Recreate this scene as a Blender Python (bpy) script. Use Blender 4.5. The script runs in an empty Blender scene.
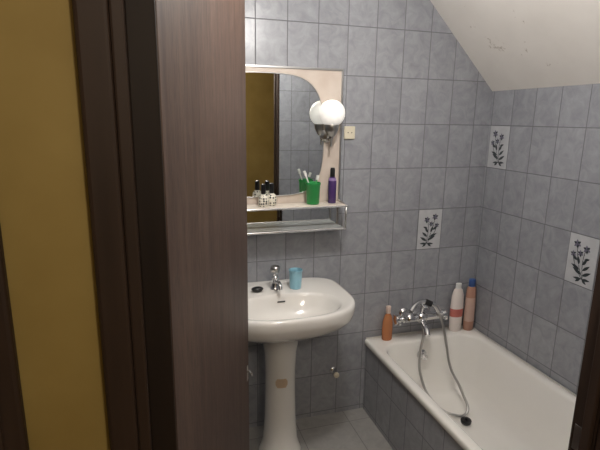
import bpy, bmesh, math, random
from mathutils import Vector, Matrix
random.seed(3)
sc=bpy.context.scene
# ---------------------------------------------------------------- helpers
def new_mat(name, col, rough=.5, metal=0., **kw):
    m=bpy.data.materials.new(name); m.use_nodes=True
    b=m.node_tree.nodes['Principled BSDF']
    b.inputs['Base Color'].default_value=(*col,1)
    b.inputs['Roughness'].default_value=rough
    b.inputs['Metallic'].default_value=metal
    for k,v in kw.items():
        b.inputs[k.replace('_',' ')].default_value=v
    return m
def N(m,t,**kw):
    n=m.node_tree.nodes.new(t)
    for k,v in kw.items(): setattr(n,k,v)
    return n
def L(m,a,b): m.node_tree.links.new(a,b)
def math_node(m,op,a,b=None,c=None):
    n=N(m,'ShaderNodeMath',operation=op)
    for i,v in enumerate((a,b,c)):
        if v is None: continue
        if isinstance(v,(int,float)): n.inputs[i].default_value=v
        else: L(m,v,n.inputs[i])
    return n.outputs[0]
def mix(m,fac,a,b,mode='MIX'):
    n=N(m,'ShaderNodeMix',data_type='RGBA',blend_type=mode)
    for s,v in ((n.inputs[0],fac),(n.inputs[6],a),(n.inputs[7],b)):
        if isinstance(v,(int,float)): s.default_value=v
        elif isinstance(v,tuple): s.default_value=(*v,1)
        else: L(m,v,s)
    return n.outputs[2]
def ramp(m,fac,stops):
    n=N(m,'ShaderNodeValToRGB'); e=n.color_ramp.elements
    while len(e)<len(stops): e.new(.5)
    for i,(p,c) in enumerate(stops):
        e[i].position=p; e[i].color=(*c,1)
    L(m,fac,n.inputs[0]); return n.outputs[0]

def tile_mat(name,uax,vax,u0,v0,w,h,base,dark,grout,gw=.0036,rough=.22):
    m=new_mat(name,base,rough); nt=m.node_tree; b=nt.nodes['Principled BSDF']
    g=N(m,'ShaderNodeNewGeometry'); s=N(m,'ShaderNodeSeparateXYZ'); L(m,g.outputs['Position'],s.inputs[0])
    u=math_node(m,'DIVIDE',math_node(m,'SUBTRACT',s.outputs[uax],u0),w)
    v=math_node(m,'DIVIDE',math_node(m,'SUBTRACT',s.outputs[vax],v0),h)
    def dist(x,size):
        f=math_node(m,'FRACT',x)
        d=math_node(m,'MINIMUM',f,math_node(m,'SUBTRACT',1.0,f))
        return math_node(m,'MULTIPLY',d,size)
    d=math_node(m,'MINIMUM',dist(u,w),dist(v,h))
    gm=math_node(m,'SMOOTH_MIN',math_node(m,'DIVIDE',d,gw),1.0,.2)
    mask=N(m,'ShaderNodeMapRange',interpolation_type='SMOOTHSTEP'); L(m,gm,mask.inputs[0])
    mask.inputs[1].default_value=.25; mask.inputs[2].default_value=.8
    cell=N(m,'ShaderNodeCombineXYZ'); L(m,math_node(m,'FLOOR',u),cell.inputs[0]); L(m,math_node(m,'FLOOR',v),cell.inputs[1])
    wn=N(m,'ShaderNodeTexWhiteNoise'); L(m,cell.outputs[0],wn.inputs[0])
    off=N(m,'ShaderNodeVectorMath',operation='MULTIPLY_ADD'); L(m,wn.outputs['Color'],off.inputs[0]); off.inputs[1].default_value=(7,7,7); L(m,g.outputs['Position'],off.inputs[2])
    n1=N(m,'ShaderNodeTexNoise'); n1.inputs['Scale'].default_value=16; n1.inputs['Detail'].default_value=7; n1.inputs['Roughness'].default_value=.65; n1.inputs['Distortion'].default_value=.8
    L(m,off.outputs[0],n1.inputs['Vector'])
    c=ramp(m,n1.outputs[0],[(.3,dark),(.68,base)])
    tone=math_node(m,'MULTIPLY_ADD',wn.outputs['Value'],.10,.95)
    cc=N(m,'ShaderNodeVectorMath',operation='SCALE'); L(m,c,cc.inputs[0]); L(m,tone,cc.inputs['Scale'])
    L(m,mix(m,mask.outputs[0],grout,cc.outputs[0]),b.inputs['Base Color'])
    r=math_node(m,'MULTIPLY_ADD',mask.outputs[0],rough-.7,.7); L(m,r,b.inputs['Roughness'])
    bp=N(m,'ShaderNodeBump'); bp.inputs['Strength'].default_value=.5; bp.inputs['Distance'].default_value=.003
    L(m,math_node(m,'MULTIPLY_ADD',n1.outputs[0],.12,mask.outputs[0]),bp.inputs['Height']); L(m,bp.outputs[0],b.inputs['Normal'])
    return m
def noisy_mat(name,c1,c2,scale=8,rough=.6,bump=.1,stretch=(1,1,1),detail=6,lo=.3,hi=.7,spec=None,stain=None,speck=None):
    m=new_mat(name,c1,rough); b=m.node_tree.nodes['Principled BSDF']
    g=N(m,'ShaderNodeTexCoord'); mp=N(m,'ShaderNodeMapping'); mp.inputs['Scale'].default_value=stretch
    L(m,g.outputs['Object'],mp.inputs[0])
    n=N(m,'ShaderNodeTexNoise'); n.inputs['Scale'].default_value=scale; n.inputs['Detail'].default_value=detail; L(m,mp.outputs[0],n.inputs['Vector'])
    col=ramp(m,n.outputs[0],[(lo,c1),(hi,c2)])
    if stain:
        for sc_,th_ in ((stain[1],stain[2]),(stain[1]*2.6,stain[2]+.03)):
            s=N(m,'ShaderNodeTexNoise'); s.inputs['Scale'].default_value=sc_; s.inputs['Detail'].default_value=5; s.inputs['Roughness'].default_value=.7; L(m,g.outputs['Object'],s.inputs['Vector'])
            col=mix(m,ramp(m,s.outputs[0],[(th_,(0,0,0)),(th_+.05,(.85,.85,.85))]),col,stain[0])
    if speck:
        mp2=N(m,'ShaderNodeMapping'); mp2.inputs['Scale'].default_value=(1,1,.10); L(m,g.outputs['Object'],mp2.inputs[0])
        s=N(m,'ShaderNodeTexNoise'); s.inputs['Scale'].default_value=260; s.inputs['Detail'].default_value=2; L(m,mp2.outputs[0],s.inputs['Vector'])
        col=mix(m,ramp(m,s.outputs[0],[(.50,(0,0,0)),(.72,(.8,.8,.8))]),col,speck)
    L(m,col,b.inputs['Base Color'])
    bp=N(m,'ShaderNodeBump'); bp.inputs['Strength'].default_value=bump; bp.inputs['Distance'].default_value=.004
    L(m,n.outputs[0],bp.inputs['Height']); L(m,bp.outputs[0],b.inputs['Normal'])
    if spec is not None: b.inputs['Specular IOR Level'].default_value=spec
    return m

def obj_from(name,verts,faces,mat,smooth=False,parent=None,bevel=0,loc=None,mats=None,fm=None,seg=2):
    me=bpy.data.meshes.new(name); me.from_pydata([tuple(v) for v in verts],[],faces)
    bm=bmesh.new(); bm.from_mesh(me); bmesh.ops.recalc_face_normals(bm,faces=bm.faces); bm.to_mesh(me); bm.free()
    for mm in (mats or [mat]): me.materials.append(mm)
    o=bpy.data.objects.new(name,me); sc.collection.objects.link(o)
    if fm:
        for i,p in enumerate(me.polygons): p.material_index=fm[i]
    if smooth:
        for p in me.polygons: p.use_smooth=True
    if bevel:
        bv=o.modifiers.new('bevel','BEVEL'); bv.width=bevel; bv.segments=seg; bv.limit_method='ANGLE'
    if loc: o.location=loc
    if parent: o.parent=parent
    return o
def box(name,lo,hi,mat,parent=None,bevel=0):
    x0,y0,z0=lo; x1,y1,z1=hi
    c=Vector(((x0+x1)/2,(y0+y1)/2,(z0+z1)/2))
    v=[Vector(p)-c for p in ((x0,y0,z0),(x1,y0,z0),(x1,y1,z0),(x0,y1,z0),(x0,y0,z1),(x1,y0,z1),(x1,y1,z1),(x0,y1,z1))]
    f=[(0,3,2,1),(4,5,6,7),(0,1,5,4),(1,2,6,5),(2,3,7,6),(3,0,4,7)]
    return obj_from(name,v,f,mat,parent=parent,bevel=bevel,loc=c)
def empty(name,loc=(0,0,0)):
    e=bpy.data.objects.new(name,None); sc.collection.objects.link(e); e.empty_display_size=.05
    return e
def loft(name,rings,mat,parent=None,cap0=True,cap1=True,smooth=True,sub=0,mats=None,fm=None):
    n=len(rings[0]); v=[p for r in rings for p in r]; f=[]
    for i in range(len(rings)-1):
        for j in range(n):
            k=(j+1)%n; f.append((i*n+j,i*n+k,(i+1)*n+k,(i+1)*n+j))
    nf=len(f)
    if cap0: f.append(tuple(range(n))[::-1])
    if cap1: f.append(tuple((len(rings)-1)*n+j for j in range(n)))
    o=obj_from(name,v,f,mat,parent=parent,mats=mats)
    for p in o.data.polygons: p.use_smooth=smooth
    if fm is not None:
        for i,p in enumerate(o.data.polygons):
            p.material_index = fm[min(i//n,len(rings)-2)] if i<nf else (fm[0] if (i==nf and cap0) else fm[-1])
    es=o.modifiers.new('edge','EDGE_SPLIT'); es.split_angle=math.radians(50)
    if sub:
        s=o.modifiers.new('sub','SUBSURF'); s.levels=sub; s.render_levels=sub
    return o
def circ(c,r,n=32,ry=None,axis='z'):
    ry=ry or r; out=[]
    for i in range(n):
        a=2*math.pi*i/n; u=r*math.cos(a); w=ry*math.sin(a)
        if axis=='z': out.append(Vector((c[0]+u,c[1]+w,c[2])))
        elif axis=='x': out.append(Vector((c[0],c[1]+u,c[2]+w)))
        else: out.append(Vector((c[0]+u,c[1],c[2]+w)))
    return out
def lathe(name,prof,c,mat,parent=None,axis='z',n=32,ry=1.,mats=None,fm=None):
    rings=[]
    for r,h in prof:
        p=list(c); p['xyz'.index(axis)]+=h
        rings.append(circ(p,max(r,.0003),n,max(r,.0003)*ry,axis))
    return loft(name,rings,mat,parent,mats=mats,fm=fm)
def tube(name,pts,r,mat,parent=None,res=8,bez=True,cyc=False):
    cu=bpy.data.curves.new(name,'CURVE'); cu.dimensions='3D'; cu.bevel_depth=r; cu.bevel_resolution=5; cu.resolution_u=res; cu.use_fill_caps=True
    if bez:
        s=cu.splines.new('BEZIER'); s.bezier_points.add(len(pts)-1)
        for p,q in zip(s.bezier_points,pts):
            p.co=q; p.handle_left_type=p.handle_right_type='AUTO'
    else:
        s=cu.splines.new('POLY'); s.points.add(len(pts)-1)
        for p,q in zip(s.points,pts): p.co=(*q,1)
    s.use_cyclic_u=cyc
    cu.materials.append(mat)
    o=bpy.data.objects.new(name,cu); sc.collection.objects.link(o)
    dg=bpy.context.evaluated_depsgraph_get(); me=bpy.data.meshes.new_from_object(o.evaluated_get(dg))
    bpy.data.objects.remove(o)
    o=bpy.data.objects.new(name,me); sc.collection.objects.link(o)
    for p in me.polygons: p.use_smooth=True
    if parent: o.parent=parent
    return o
def sphere(name,c,r,mat,parent=None,sc3=(1,1,1),n=32):
    bm=bmesh.new(); bmesh.ops.create_uvsphere(bm,u_segments=n,v_segments=n//2,radius=r)
    for v in bm.verts: v.co=Vector((v.co.x*sc3[0],v.co.y*sc3[1],v.co.z*sc3[2]))
    me=bpy.data.meshes.new(name); bm.to_mesh(me); bm.free(); me.materials.append(mat)
    for p in me.polygons: p.use_smooth=True
    o=bpy.data.objects.new(name,me); sc.collection.objects.link(o); o.location=c
    if parent: o.parent=parent
    return o
def crom(pts,k=8,cyc=True):
    out=[];n=len(pts)
    for i in range(n):
        p0,p1,p2,p3=[Vector(pts[(i+j)%n]) for j in (-1,0,1,2)]
        for s in range(k):
            t=s/k
            out.append(.5*((2*p1)+(p2-p0)*t+(2*p0-5*p1+4*p2-p3)*t*t+(3*p1-p0-3*p2+p3)*t**3))
    return out

# ---------------------------------------------------------------- materials
TB=(.375,.385,.415); TD=(.265,.272,.298); GR=(.165,.165,.178)
TW,TH=.156,.236; V0=1.207
M_back=tile_mat('tile_back','X','Z',1.42,V0,TW,TH,TB,TD,GR,rough=.3)
M_side=tile_mat('tile_side','Y','Z',-.02,V0,TW,TH,TB,TD,GR,rough=.3)
M_floor=tile_mat('tile_floor','X','Y',.1,-.1,.3,.3,(.42,.41,.395),(.33,.325,.315),(.22,.22,.21),rough=.3)
M_white=noisy_mat('plaster_white',(.84,.80,.75),(.90,.86,.81),5,.85,.4,stain=((.46,.40,.33),6,.64))
M_yel=noisy_mat('plaster_yellow',(.27,.185,.05),(.33,.235,.072),6,.7,.25)
M_wood=noisy_mat('wood_dark',(.058,.034,.025),(.100,.062,.046),5,.55,.25,(6,6,.6),spec=.35,speck=(.034,.020,.015))
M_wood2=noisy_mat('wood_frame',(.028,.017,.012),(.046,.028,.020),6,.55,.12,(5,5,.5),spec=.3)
M_wood_shade=noisy_mat('wood_rebate_shade',(.014,.009,.007),(.022,.014,.010),6,.6,.1,(5,5,.5),spec=.25)  # frame wood with the shade of the hinge-side rebate put into its colour
M_hfloor=noisy_mat('hall_floor_mat',(.12,.07,.04),(.18,.11,.06),6,.5)
M_cer=new_mat('white_ceramic',(.83,.81,.78),.12,Coat_Weight=.5)
M_tub=new_mat('tub_enamel',(.92,.90,.86),.16,Coat_Weight=.4)
M_chr=new_mat('chrome',(.72,.72,.73),.13,1.)
M_chr2=new_mat('worn_chrome',(.55,.54,.53),.28,1.)
M_mir=new_mat('mirror_glass',(.86,.88,.87),.015,1.)
M_pink=noisy_mat('cream_marble',(.60,.50,.43),(.70,.62,.55),9,.3,.03)
M_blk=new_mat('black_plastic',(.012,.012,.014),.3)
M_cream=new_mat('cream_plastic',(.72,.66,.52),.4)
def emis(name,col,st):
    m=new_mat(name,col,.3); b=m.node_tree.nodes['Principled BSDF']
    b.inputs['Emission Color'].default_value=(*col,1); b.inputs['Emission Strength'].default_value=st; return m
M_globe=emis('opal_glass_globe',(1,.97,.92),.35)
M_bulb=emis('opal_bulb',(1,.96,.9),3)
M_seal=new_mat('silicone',(.5,.48,.45),.6)

# ---------------------------------------------------------------- room shell
RX=1.835; YI=-1.49; YO=-1.56   # inner / outer face of the doorway wall
LX=-.75; CZ=2.5; SZ=1.865
YM=(YI+YO)/2
box('floor',(LX-.1,YM,-.1),(RX+.1,.1,0),M_floor)
box('floor_hall',(-1.6,-3.6,-.1),(2.4,YM,0),M_hfloor)
box('wall_back',(LX-.1,0,0),(RX+.1,.1,CZ+.1),M_back)
box('wall_right',(RX,YI,0),(RX+.1,0,SZ+.1),M_side)
box('wall_left',(LX-.1,YI,0),(LX,0,CZ+.1),M_side)
xs=RX-(CZ-SZ)
v=[];P2=[(RX+.1,SZ-.1),(xs,CZ),(xs,CZ+.15),(RX+.1,CZ+.15)]
for y in (YI,.0): v+=[Vector((x,y,z)) for x,z in P2]
obj_from('ceiling_slope',v,[(0,1,2,3),(7,6,5,4),(0,4,5,1),(1,5,6,2),(2,6,7,3),(3,7,4,0)],M_white)
box('ceiling',(LX-.1,YI,CZ),(xs,0,CZ+.1),M_white)
DX0,DX1,DZ=-.030,.99,2.12
for nm,a,b_ in (('left',LX-.1,DX0-.02),('right',DX1+.02,RX+.1)):
    box('wall_front_'+nm,(a,YM,0),(b_,YI,CZ+.1),M_back)
box('wall_front_top',(DX0-.02,YM,DZ+.02),(DX1+.02,YI,CZ+.1),M_back)
box('wall_hall_left',(-1.6,YO,0),(DX0-.02,YM,CZ+.1),M_yel)
box('wall_hall_right',(DX1+.02,YO,0),(2.4,YM,CZ+.1),M_yel)
box('wall_hall_top',(DX0-.02,YO,DZ+.02),(DX1+.02,YM,CZ+.1),M_yel)
box('wall_hall_back',(-1.6,-3.7,0),(2.4,-3.6,CZ+.1),M_yel)
box('wall_hall_west',(-1.7,-3.7,0),(-1.6,YO,CZ+.1),M_yel)
box('wall_hall_east',(2.4,-3.7,0),(2.5,YM,CZ+.1),M_yel)
box('ceiling_hall',(-1.6,-3.6,CZ),(2.4,YM,CZ+.1),M_white)

# ---------------------------------------------------------------- door frame
fr=empty('door_frame')
def part(n,lo,hi,m=M_wood2,b=.003): return box(n,lo,hi,m,fr,b)
part('jamb_left',(DX0-.019,YO+.001,0.001),(DX0,YI-.001,DZ),m=M_wood_shade)
part('jamb_right',(DX1,YO+.001,0.001),(DX1+.019,YI-.001,DZ))
part('jamb_head',(DX0,YO+.001,DZ),(DX1,YI-.001,DZ+.019))
part('stop_left',(DX0+.0005,YO+.006,.001),(DX0+.043,YI-.038,DZ-.001),m=M_wood_shade)
part('stop_right',(DX1-.012,YO+.006,.001),(DX1-.0005,YI-.038,DZ-.001))
part('casing_left',(DX0-.062,YO-.022,.001),(DX0-.018,YO-.001,DZ+.07),b=.006)
part('casing_left_bead',(DX0-.018,YO-.016,.001),(DX0+.002,YO-.001,DZ+.012),b=.004)
part('casing_right',(DX1+.012,YO-.022,.001),(DX1+.085,YO-.001,DZ+.07),b=.006)
part('casing_right_bead',(DX1,YO-.016,.001),(DX1+.012,YO-.001,DZ+.012),b=.003)
part('casing_head',(DX0-.018,YO-.022,DZ+.012),(DX1+.012,YO-.001,DZ+.07),b=.006)
box('strike_plate',(DX1-.0015,YI-.034,.885),(DX1-.0002,YI-.012,.955),M_chr2,fr,.0004)
nd=empty('hall_door_frame')
box('casing_outer',(-.35,YO-.022,.001),(-.209,YO-.001,2.2),M_wood2,nd,.006)
box('casing_inner_step',(-.35,YO-.034,.001),(-.235,YO-.0225,2.2),M_wood2,nd,.005)

# ---------------------------------------------------------------- door leaf (open)
H=Vector((.016,YI+.012,0)); E=Vector((.322,-.60,0)); d=(E-H); W=d.length; ang=math.atan2(d.y,d.x)
dl=empty('bathroom_door')
box('leaf',(0,0,.008),(W,.035,2.10),M_wood,dl,.002)
KX=W-.045
box('key_plate',(KX-.010,-.003,.69),(KX+.010,-.0002,.75),M_chr2,dl,.001)
lathe('key_barrel',[(.007,0),(.007,-.006),(.004,-.008)],(KX,-.003,.73),M_chr,dl,axis='y',n=16)
tube('key_bow',[(KX,-.011,.73),(KX+.008,-.016,.725),(KX,-.02,.71),(KX-.008,-.016,.725)],.002,M_chr,dl,cyc=True)
for i,z in enumerate((.3,1.1,1.9)):
    lathe('hinge_%d'%i,[(.005,0),(.007,.002),(.007,.078),(.005,.08)],(-.003,.02,z),M_chr2,dl,n=12)
dl.location=H; dl.rotation_euler=(0,0,ang)

# ---------------------------------------------------------------- washbasin
sk=empty('pedestal_sink'); SX=.558; SZt=.864
def outline(s,z,cy=-.266,a=.335,b=.264,n=72):
    out=[]
    for i in range(n):
        t=2*math.pi*i/n; c,s_=math.cos(t),math.sin(t)
        e=2/6. if s_>0 else 2/2.5
        ex=2/6. if s_>0 else 2/2.7
        x=a*math.copysign(abs(c)**(ex if s_>0 else e),c); y=b*math.copysign(abs(s_)**ex,s_)
        if s_>0: x*=1-.09*(s_**2)
        out.append((x,y))
    return [Vector((SX+x*s,cy+y*s+(1-s)*.10,z)) for x,y in out]
def bowl(s,z,a=.245,b=.145,cy=-.350,n=72):
    out=[]
    for i in range(n):
        t=2*math.pi*i/n; c,s_=math.cos(t),math.sin(t); e=2/2.5
        out.append(Vector((SX+a*s*math.copysign(abs(c)**e,c),cy+b*s*math.copysign(abs(s_)**e,s_),z)))
    return out
rings=[outline(.28,.690),outline(.52,.700),outline(.78,.730),outline(.92,.766),outline(.975,.792),outline(.995,.820),outline(1.,.844),outline(.995,.857),outline(.98,SZt),
       outline(.95,SZt),bowl(1.04,SZt-.001),bowl(1.0,SZt-.006),bowl(.96,SZt-.02),bowl(.88,SZt-.06),bowl(.70,SZt-.10),bowl(.4,SZt-.122),bowl(.12,SZt-.13)]
for r in rings:
    for p in r: p.y=min(p.y,-.003)
o=loft('basin',rings,M_cer,sk); o.modifiers.clear()
PC=(SX,-.21)
lathe('pedestal',[(.112,.001),(.112,.012),(.102,.03),(.090,.08),(.081,.2),(.077,.36),(.077,.48),(.082,.57),(.095,.64),(.118,.675),(.14,.697)],(PC[0],PC[1],0),M_cer,sk,n=48,ry=.95)
lathe('drain',[(.024,0),(.024,.003),(.015,.003),(.014,0.001)],(SX,-.350,SZt-.131),M_chr,sk,n=24)
o=box('overflow_slot',(SX-.02,-.002,-.004),(SX+.02,.002,.004),M_blk,sk,.002); o.location=(SX,-.221,SZt-.035); o.rotation_euler=(.5,0,0)
pv=[];pf=[]
for i in range(9):
    rr=.0795; a0=math.radians(-99)
    for j,z in enumerate((.40,.415,.435,.449)):
        k=.7 if j in(0,3) else 1
        aa=a0+math.radians((i-4)*5.5)*k
        pv.append(Vector((PC[0]+rr*math.cos(aa),PC[1]+rr*.95*math.sin(aa),z)))
for i in range(8):
    for j in range(3): pf.append((i*4+j,(i+1)*4+j,(i+1)*4+j+1,i*4+j+1))
obj_from('maker_label',pv,pf,new_mat('label_beige',(.62,.47,.33),.6),True,sk)
fx,fy=SX-.008,-.130
fa=empty('sink_faucet')
lathe('base',[(.026,.001),(.026,.006),(.018,.014),(.016,.05),(.019,.058),(.017,.066),(.011,.07),(.011,.082)],(fx,fy,SZt),M_chr,fa,n=28)
lathe('knob',[(.010,0),(.022,.006),(.025,.014),(.025,.028),(.020,.037),(.008,.040)],(fx,fy,SZt+.082),M_chr2,fa,n=8)
tube('spout',[(fx,fy-.01,SZt+.04),(fx,fy-.05,SZt+.052),(fx,fy-.09,SZt+.05),(fx,fy-.105,SZt+.03)],.010,M_chr,fa)
so=empty('black_soap_bar')
sphere('bar',(.455,-.15,SZt+.014),.03,M_blk,so,(1,.65,.42))
sphere('foot',(.455,-.15,SZt+.006),.022,M_blk,so,(1.1,.8,.25))
cm=new_mat('blue_plastic',(.33,.62,.76),.4,Transmission_Weight=.1)
lathe('blue_cup',[(.028,.001),(.029,.01),(.031,.05),(.033,.088),(.035,.090),(.035,.097),(.032,.097),(.031,.055),(.027,.008)],(.652,-.145,SZt),cm,n=32)

# ---------------------------------------------------------------- bathtub
tb=empty('bathtub'); TX0,TX1,TY0,TY1,TZ=1.118,RX-.002,-1.483,-.002,.456
def rrect(x0,x1,y0,y1,r,z,k=10):
    out=[]
    for cx,cy,a0 in ((x1-r,y1-r,0),(x0+r,y1-r,90),(x0+r,y0+r,180),(x1-r,y0+r,270)):
        for i in range(k+1):
            a=math.radians(a0+90*i/k); out.append(Vector((cx+r*math.cos(a),cy+r*math.sin(a),z)))
    return out
ix0,ix1,iy0,iy1=TX0+.050,TX1-.05,TY0+.07,TY1-.095
R_=[rrect(TX0+.004,TX1,TY0,TY1,.006,TZ-.035),rrect(TX0,TX1,TY0,TY1,.008,TZ-.030),rrect(TX0,TX1,TY0,TY1,.010,TZ-.010),rrect(TX0+.003,TX1-.002,TY0+.002,TY1-.002,.012,TZ-.003),rrect(TX0+.010,TX1-.005,TY0+.006,TY1-.006,.014,TZ),
 rrect(ix0-.008,ix1+.008,iy0-.008,iy1+.008,.12,TZ),rrect(ix0,ix1,iy0,iy1,.115,TZ-.004),rrect(ix0+.006,ix1-.006,iy0+.008,iy1-.006,.112,TZ-.014),
 rrect(ix0+.03,ix1-.03,iy0+.07,iy1-.02,.11,TZ-.14),rrect(ix0+.05,ix1-.05,iy0+.14,iy1-.035,.11,TZ-.27),rrect(ix0+.065,ix1-.065,iy0+.18,iy1-.05,.11,TZ-.325),rrect(ix0+.095,ix1-.095,iy0+.22,iy1-.08,.10,TZ-.352),rrect(ix0+.13,ix1-.13,iy0+.26,iy1-.12,.08,TZ-.36)]
o=loft('tub_shell',R_,M_tub,tb,cap0=False); o.modifiers.clear()
box('tiled_side_panel',(TX0+.012,TY0,.001),(TX0+.04,TY1,TZ-.034),M_side,tb)
tube('silicone_bead',[(TX0+.01,-.008,TZ+.001),(RX-.010,-.008,TZ+.001),(RX-.010,-1.475,TZ+.001)],.006,M_seal,tb,bez=False)
lathe('overflow_rosette',[(.030,0),(.030,-.006),(.022,-.012),(.012,-.014),(.012,-.03),(.018,-.032),(.018,-.042),(.006,-.046)],(1.43,-.122,.375),M_chr,tb,axis='y',n=28)
lathe('tub_drain',[(.028,0),(.028,.004),(.012,.004)],(1.46,-.33,TZ-.359),M_chr,tb,n=24)

# ---------------------------------------------------------------- bath mixer
mx=empty('bath_mixer_tap'); MZ=.59; MY=-.085
tube('body',[(1.325,MY,MZ),(1.535,MY,MZ)],.023,M_chr,mx,bez=False)
sphere('body_centre',(1.435,MY,MZ),.036,M_chr,mx,(1.1,1,1))
for nm,x in (('left',1.365),('right',1.505)):
    lathe('union_'+nm,[(.034,-.003),(.032,-.012),(.018,-.02),(.016,-.07)],(x,0,MZ),M_chr,mx,axis='y',n=24)
    s=-1 if nm=='left' else 1; hx=1.325 if s<0 else 1.535
    lathe('valve_'+nm,[(.021,0),(.024,s*.008),(.014,s*.018),(.014,s*.03),(.026,s*.034),(.030,s*.045),(.026,s*.058),(.010,s*.062)],(hx,MY,MZ),M_chr,mx,axis='x',n=10)
    for k in range(4):
        a=k*math.pi/2+.4
        c=Vector((hx+s*.046,MY,MZ)); dv=Vector((0,math.cos(a),math.sin(a)))
        tube('lug_%s_%d'%(nm,k),[c+dv*.015,c+dv*.038],.008,M_chr,mx,bez=False)
tube('spout',[(1.435,MY,MZ-.01),(1.425,MY-.05,MZ-.02),(1.41,MY-.10,MZ-.03),(1.40,MY-.13,MZ-.055)],.016,M_chr,mx)
tube('cradle_post',[(1.435,MY,MZ+.02),(1.435,MY,MZ+.065)],.010,M_chr,mx,bez=False)
tube('cradle_fork',[(1.42,MY-.022,MZ+.09),(1.435,MY-.012,MZ+.066),(1.435,MY+.012,MZ+.066),(1.42,MY+.022,MZ+.09)],.006,M_chr,mx)
hs=mx
tube('handset_handle',[(1.53,MY-.03,MZ+.03),(1.505,MY-.02,MZ+.07),(1.45,MY,MZ+.092),(1.39,MY-.01,MZ+.085),(1.345,MY-.03,MZ+.055)],.015,M_chr,hs)
lathe('handset_spray_head',[(.012,.03),(.024,.018),(.034,.004),(.034,-.008),(.028,-.012),(.006,-.012)],(1.335,MY-.035,MZ+.022),M_chr,hs,n=28)
tube('handset_grip',[(1.487,MY-.014,MZ+.079),(1.47,MY-.007,MZ+.086),(1.452,MY,MZ+.092)],.0175,M_blk,hs)
tube('hose',[(1.53,MY-.03,MZ+.03),(1.555,-.13,.54),(1.56,-.17,.44),(1.565,-.22,.32),(1.60,-.30,.20),(1.585,-.37,.124),(1.51,-.36,.118),(1.43,-.28,.16),(1.385,-.20,.29),(1.39,-.17,.41),(1.425,-.135,.51),(1.435,MY-.01,MZ-.02)],.0075,M_chr2,hs,res=16)
pl=empty('black_bath_plug')
lathe('plug',[(.020,0),(.026,.004),(.029,.020),(.027,.024),(.009,.025),(.008,.036)],(1.545,-.42,TZ-.357),M_blk,pl,n=24)

# ---------------------------------------------------------------- mirror with shelf
mr=empty('bathroom_mirror_shelf')
PX0,PX1,PZ0,PZ1=.335,.922,1.142,1.940
box('backing_panel',(PX0,-.018,PZ0),(PX1,-.002,PZ1),M_pink,mr,.002)
for nm,lo,hi in (('frame_right',(PX1-.006,-.024,PZ0),(PX1+.004,-.002,PZ1)),('frame_left',(PX0-.004,-.024,PZ0),(PX0+.006,-.002,PZ1)),('frame_top',(PX0,-.024,PZ1-.006),(PX1,-.002,PZ1+.004)),('frame_bottom',(PX0,-.024,PZ0-.004),(PX1,-.002,PZ0+.006))):
    box(nm,lo,hi,M_chr2,mr,.001)
gp=[(.37,1.902),(.55,1.910),(.69,1.897),(.770,1.850),(.812,1.77),(.826,1.65),(.826,1.52),(.808,1.42),(.760,1.355),(.69,1.325),(.55,1.318),(.39,1.32),(.365,1.36),(.36,1.6),(.36,1.86)]
g2=crom([(x,0,z) for x,z in gp],8)
n=len(g2)
rot=Matrix.Rotation(math.radians(.55),3,'Z')
def tl(x,y,z): 
    q=rot@Vector((x-.6,0,0)); return Vector((.6+q.x,y+q.y-.0028,z))
vv=[tl(p.x,-.0185,p.z) for p in g2]+[tl(p.x,-.0225,p.z) for p in g2]
ff=[tuple(range(n,2*n))]+[(i,(i+1)%n,(i+1)%n+n,i+n) for i in range(n)]
obj_from('mirror_plate',vv,ff,M_mir,parent=mr)
tube('mirror_bevel_trim',[tuple(tl(p.x,-.0205,p.z)) for p in g2],.0028,M_chr2,mr,bez=False,cyc=True)
M_shelf=new_mat('shelf_cream',(.75,.68,.60),.3)
S0=1.280
box('shelf_board',(PX0+.002,-.135,S0-.010),(PX1-.008,-.028,S0),M_shelf,mr,.002)
tube('shelf_front_rail',[(PX0,-.137,S0-.008),(PX1,-.137,S0-.008)],.005,M_chr,mr,bez=False)
box('lower_mirror_strip',(PX0+.01,-.022,1.158),(PX1-.01,-.0185,1.25),M_mir,mr)
box('lower_ledge',(PX0+.002,-.125,1.152),(PX1-.008,-.024,1.158),new_mat('shelf_glass',(.45,.47,.46),.1),mr,.001)
tube('lower_front_rail',[(PX0,-.130,1.155),(PX1,-.130,1.155)],.006,M_chr,mr,bez=False)
for nm,x in (('l',PX0),('r',PX1-.004)):
    tube('bracket_'+nm,[(x,-.028,S0+.006),(x,-.137,S0-.004),(x,-.13,1.152),(x,-.028,1.148)],.0055,M_chr2,mr,bez=False)
lp=empty('globe_wall_lamp'); GX,GY,GZ=.842,-.092,1.728
sphere('globe',(GX,GY,GZ),.065,M_globe,lp)
lathe('gallery_cup',[(.014,-.112),(.020,-.108),(.034,-.080),(.038,-.060),(.036,-.050),(.030,-.054)],(GX,GY,GZ),M_chr2,lp,n=28)
tube('arm',[(GX,GY,GZ-.10),(GX,GY+.01,GZ-.125),(GX+.002,-.05,GZ-.120),(GX+.005,-.025,GZ-.11)],.010,M_chr,lp)
lathe('wall_rose',[(.036,-.0245),(.034,-.030),(.020,-.040),(.008,-.042)],(GX+.006,0,GZ-.11),M_chr2,lp,axis='y',n=28)
tube('pull_stem',[(GX,GY,GZ-.105),(GX,GY,GZ-.16)],.006,M_chr2,lp,bez=False)
sk2=empty('power_socket'); 
box('plate',(.945,-.012,1.600),(1.005,-.001,1.665),M_cream,sk2,.004)
for dx in (-.01,.01): lathe('hole',[(.003,0),(.003,-.0006)],(.975+dx,-.0122,1.633),M_blk,sk2,axis='y',n=10)

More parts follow.
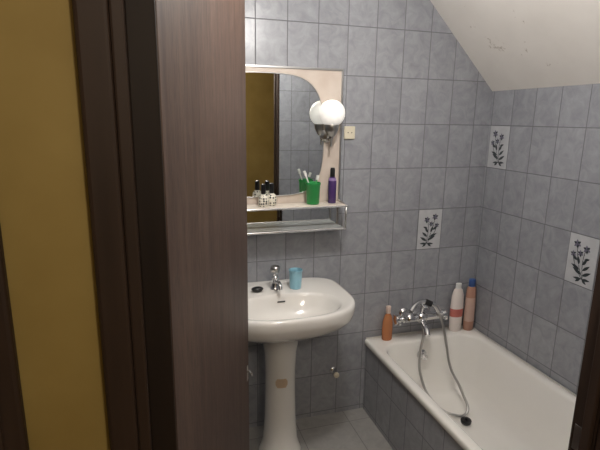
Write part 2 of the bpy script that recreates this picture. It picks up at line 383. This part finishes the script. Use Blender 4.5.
# items on shelf
SH=S0+.0004
gm=new_mat('green_plastic',(.02,.30,.07),.3)
cx,cy=.757,-.082
cup=empty('toothbrush_cup')
lathe('cup',[(.029,.0005),(.032,.004),(.036,.098),(.039,.101),(.038,.110),(.035,.110),(.033,.098),(.028,.008)],(cx,cy,SH),gm,cup,n=32)
wp=new_mat('white_plastic',(.8,.8,.78),.35); gp2=new_mat('light_green',(.08,.42,.13),.35)
def brush(nm,a,b,m):
    a=Vector(a);b=Vector(b);dr=(b-a).normalized()
    tube(nm+'_handle',[a,a+(b-a)*.6,b],.0035,m,cup)
    q=dr.to_track_quat('Z','Y').to_matrix().to_4x4()
    o=box(nm+'_bristles',(-.005,-.012,-.012),(.005,.0,.012),wp,cup,.001); o.matrix_world=Matrix.Translation(b-dr*.012)@q
brush('brush_white',(cx+.01,cy,SH+.02),(cx-.045,cy+.01,SH+.165),wp)
brush('brush_green',(cx-.01,cy-.01,SH+.02),(cx+.025,cy+.0,SH+.145),gp2)
pm=new_mat('purple_bottle_mat',(.07,.035,.14),.25)
lathe('purple_spray_bottle',[(.019,.0005),(.021,.004),(.021,.115),(.017,.128),(.012,.132),(.0125,.135),(.0125,.170),(.010,.180),(.004,.181)],(.862,-.075,SH),pm,n=28,mats=[pm,M_blk,new_mat('lilac_label',(.25,.16,.36),.4)],fm=[0,0,2,0,0,1,1,1,1])
dm=new_mat('dotted_white',(.8,.78,.7),.3); b_=dm.node_tree.nodes['Principled BSDF']
tc=N(dm,'ShaderNodeTexCoord'); vo=N(dm,'ShaderNodeTexVoronoi'); vo.inputs['Scale'].default_value=75; vo.inputs['Randomness'].default_value=.3; L(dm,tc.outputs['Object'],vo.inputs['Vector'])
L(dm,ramp(dm,vo.outputs['Distance'],[(.34,(.01,.01,.01)),(.40,(.8,.76,.66))]),b_.inputs['Base Color'])
for i,(x,y) in enumerate(((.499,-.094),(.545,-.072))):
    lathe('polka_dot_bottle',[(.021,.0005),(.0245,.006),(.0255,.030),(.022,.050),(.010,.060),(.0105,.061),(.0125,.066),(.011,.108),(.004,.111)],(x,y,SH),dm,n=28,mats=[dm,M_blk],fm=[0,0,0,0,1,1,1,1])

# bottles on the tub ledge
bz=TZ+.0005
om=new_mat('amber_liquid',(.80,.36,.17),.15,Transmission_Weight=.5,IOR=1.3)
lathe('amber_soap_bottle',[(.027,0),(.031,.005),(.032,.06),(.030,.11),(.022,.145),(.014,.158),(.014,.163),(.015,.164),(.015,.205),(.005,.207)],(1.240,-.046,bz),om,n=32,ry=.75,mats=[om,new_mat('peach_cap',(.80,.62,.54),.4)],fm=[0]*6+[1]*3)
wm=new_mat('shampoo_white',(.82,.74,.70),.3); rm=new_mat('label_red',(.55,.16,.13),.4)
lathe('white_shampoo_bottle',[(.034,0),(.040,.006),(.042,.095),(.042,.145),(.038,.225),(.028,.26),(.018,.27),(.0185,.271),(.0185,.300),(.005,.303)],(1.700,-.045,bz),wm,n=32,ry=.65,mats=[wm,rm,wp],fm=[0,0,1,0,0,0,2,2,2])
bm_=new_mat('tan_bottle',(.46,.25,.18),.3); bl=new_mat('blue_cap',(.06,.13,.36),.35)
lathe('tan_shampoo_bottle',[(.028,0),(.032,.006),(.033,.06),(.032,.21),(.029,.265),(.020,.278),(.021,.279),(.021,.322),(.006,.326)],(1.786,-.055,bz),bm_,n=32,ry=.8,mats=[bm_,bl,new_mat('label_pale',(.60,.42,.35),.4)],fm=[0,0,2,0,0,1,1,1])

vl=empty('water_stop_valve')
lathe('rose',[(.022,-.002),(.020,-.006),(.008,-.010),(.008,-.045)],(.93,0,.28),M_chr,vl,axis='y',n=20)
lathe('handle',[(.008,-.045),(.016,-.048),(.016,-.06),(.006,-.063)],(.93,0,.28),M_cream,vl,axis='y',n=12)

# decorative tiles
M_dec=noisy_mat('deco_tile_ground',(.50,.51,.53),(.58,.59,.61),20,.25,.02)
M_leaf=new_mat('deco_leaf',(.035,.045,.05),.3); M_flw=new_mat('deco_flower',(.17,.16,.22),.3)
def deco(u0,v0,to3):
    e=empty('decorative_flower_tile')
    g=.003
    def V(u,v,h): return to3(u,v,h)
    a,b=u0+g,v0+g; c,d_=u0+TW-g,v0+TH-g
    vs=[V(a,b,.0002),V(c,b,.0002),V(c,d_,.0002),V(a,d_,.0002),V(a,b,.0028),V(c,b,.0028),V(c,d_,.0028),V(a,d_,.0028)]
    obj_from('ceramic',vs,[(0,1,2,3),(4,5,6,7),(0,1,5,4),(1,2,6,5),(2,3,7,6),(3,0,4,7)],M_dec,parent=e)
    vs=[];fs=[];ms=[]; lay=[.0030]
    def leaf(u,v,ang,ln,wd,m):
        h=lay[0]; lay[0]+=.00003
        k=8; base=len(vs); ring=[]
        for i in range(k+1):
            t=i/k; ring.append((t*ln, wd*math.sin(math.pi*t**.8)))
        pts=ring+[(x,-y) for x,y in ring[-2:0:-1]]
        for x,y in pts:
            vs.append(V(u0+u+x*math.cos(ang)-y*math.sin(ang),v0+v+x*math.sin(ang)+y*math.cos(ang),h))
        fs.append(tuple(range(base,base+len(pts)))); ms.append(m)
    R=math.radians
    for (bu,bv,tu,tv) in ((.060,.03,.105,.20),(.060,.03,.055,.185),(.062,.03,.120,.140)):
        for i in range(10):
            t=i/10; u=bu+(tu-bu)*t+ .012*math.sin(math.pi*t); v_=bv+(tv-bv)*t
            leaf(u,v_,math.atan2(tv-bv,tu-bu),.022,.0018,0)
    for (u,v,an,l,w) in ((.062,.05,150,.050,.0075),(.068,.055,25,.055,.008),(.064,.075,140,.045,.007),(.080,.075,20,.05,.0075),(.060,.035,178,.042,.006),(.064,.035,-5,.045,.006),(.068,.10,125,.038,.007),(.085,.10,70,.042,.007),(.06,.033,215,.03,.006),(.07,.033,-35,.03,.006),(.098,.115,35,.035,.007),(.062,.125,160,.03,.006)):
        leaf(u,v,R(an),l,w,0)
    for cu,cv,s in ((.108,.190,.9),(.056,.175,.85),(.122,.140,.7),(.085,.150,.7)):
        for k in range(6):
            leaf(cu,cv,R(60*k+20),.024*s,.007*s,k%2)
    obj_from('flower_print',vs,fs,None,parent=e,mats=[M_leaf,M_flw],fm=ms)
deco(1.42,V0-TH,lambda u,v,h:Vector((u,-h,v)))
deco(-.02-TW,V0+TH,lambda u,v,h:Vector((RX-h,u,v)))
deco(-.02-5*TW,V0-TH,lambda u,v,h:Vector((RX-h,u,v)))

# ---------------------------------------------------------------- lights
def pt(name,loc,e,col,r):
    l=bpy.data.lights.new(name,'POINT'); l.energy=e; l.color=col; l.shadow_soft_size=r
    o=bpy.data.objects.new(name,l); sc.collection.objects.link(o); o.location=loc; return o
cl=empty('ceiling_lamp')
CLX,CLY=.60,-1.05
lathe('rose',[(.05,0),(.05,-.02),(.03,-.04)],(CLX,CLY,CZ-.001),wp,cl)
sphere('bulb',(CLX,CLY,CZ-.075),.04,M_bulb,cl)
pt('bathroom_bulb_light',(CLX,CLY,CZ-.24),28,(1,.965,.92),.07)
pt('hall_fill_light',(.35,-2.75,2.15),23,(1,.90,.76),.08)  # unseen fill behind the camera, brightens tub and ceiling slope through the doorway
w=bpy.data.worlds.new('World'); sc.world=w; w.use_nodes=True
w.node_tree.nodes['Background'].inputs[0].default_value=(.5,.5,.55,1); w.node_tree.nodes['Background'].inputs[1].default_value=.05
sc.view_settings.view_transform='Standard'

# ---------------------------------------------------------------- camera
f=470.; psi=math.radians(17.3); th=math.radians(12.75); r=math.radians(.86)
F=Vector((math.sin(psi)*math.cos(th),math.cos(psi)*math.cos(th),-math.sin(th)))
R0=F.cross(Vector((0,0,1))).normalized(); U0=R0.cross(F)
Rr=R0*math.cos(r)+U0*math.sin(r); U=U0*math.cos(r)-R0*math.sin(r)
cd=bpy.data.cameras.new('camera'); co=bpy.data.objects.new('camera',cd); sc.collection.objects.link(co)
M=Matrix((Rr,U,-F)).transposed().to_4x4(); M.translation=Vector((0,-2.3,1.7)); co.matrix_world=M
cd.sensor_width=36; cd.lens=36*f/600; cd.clip_start=.02
sc.camera=co
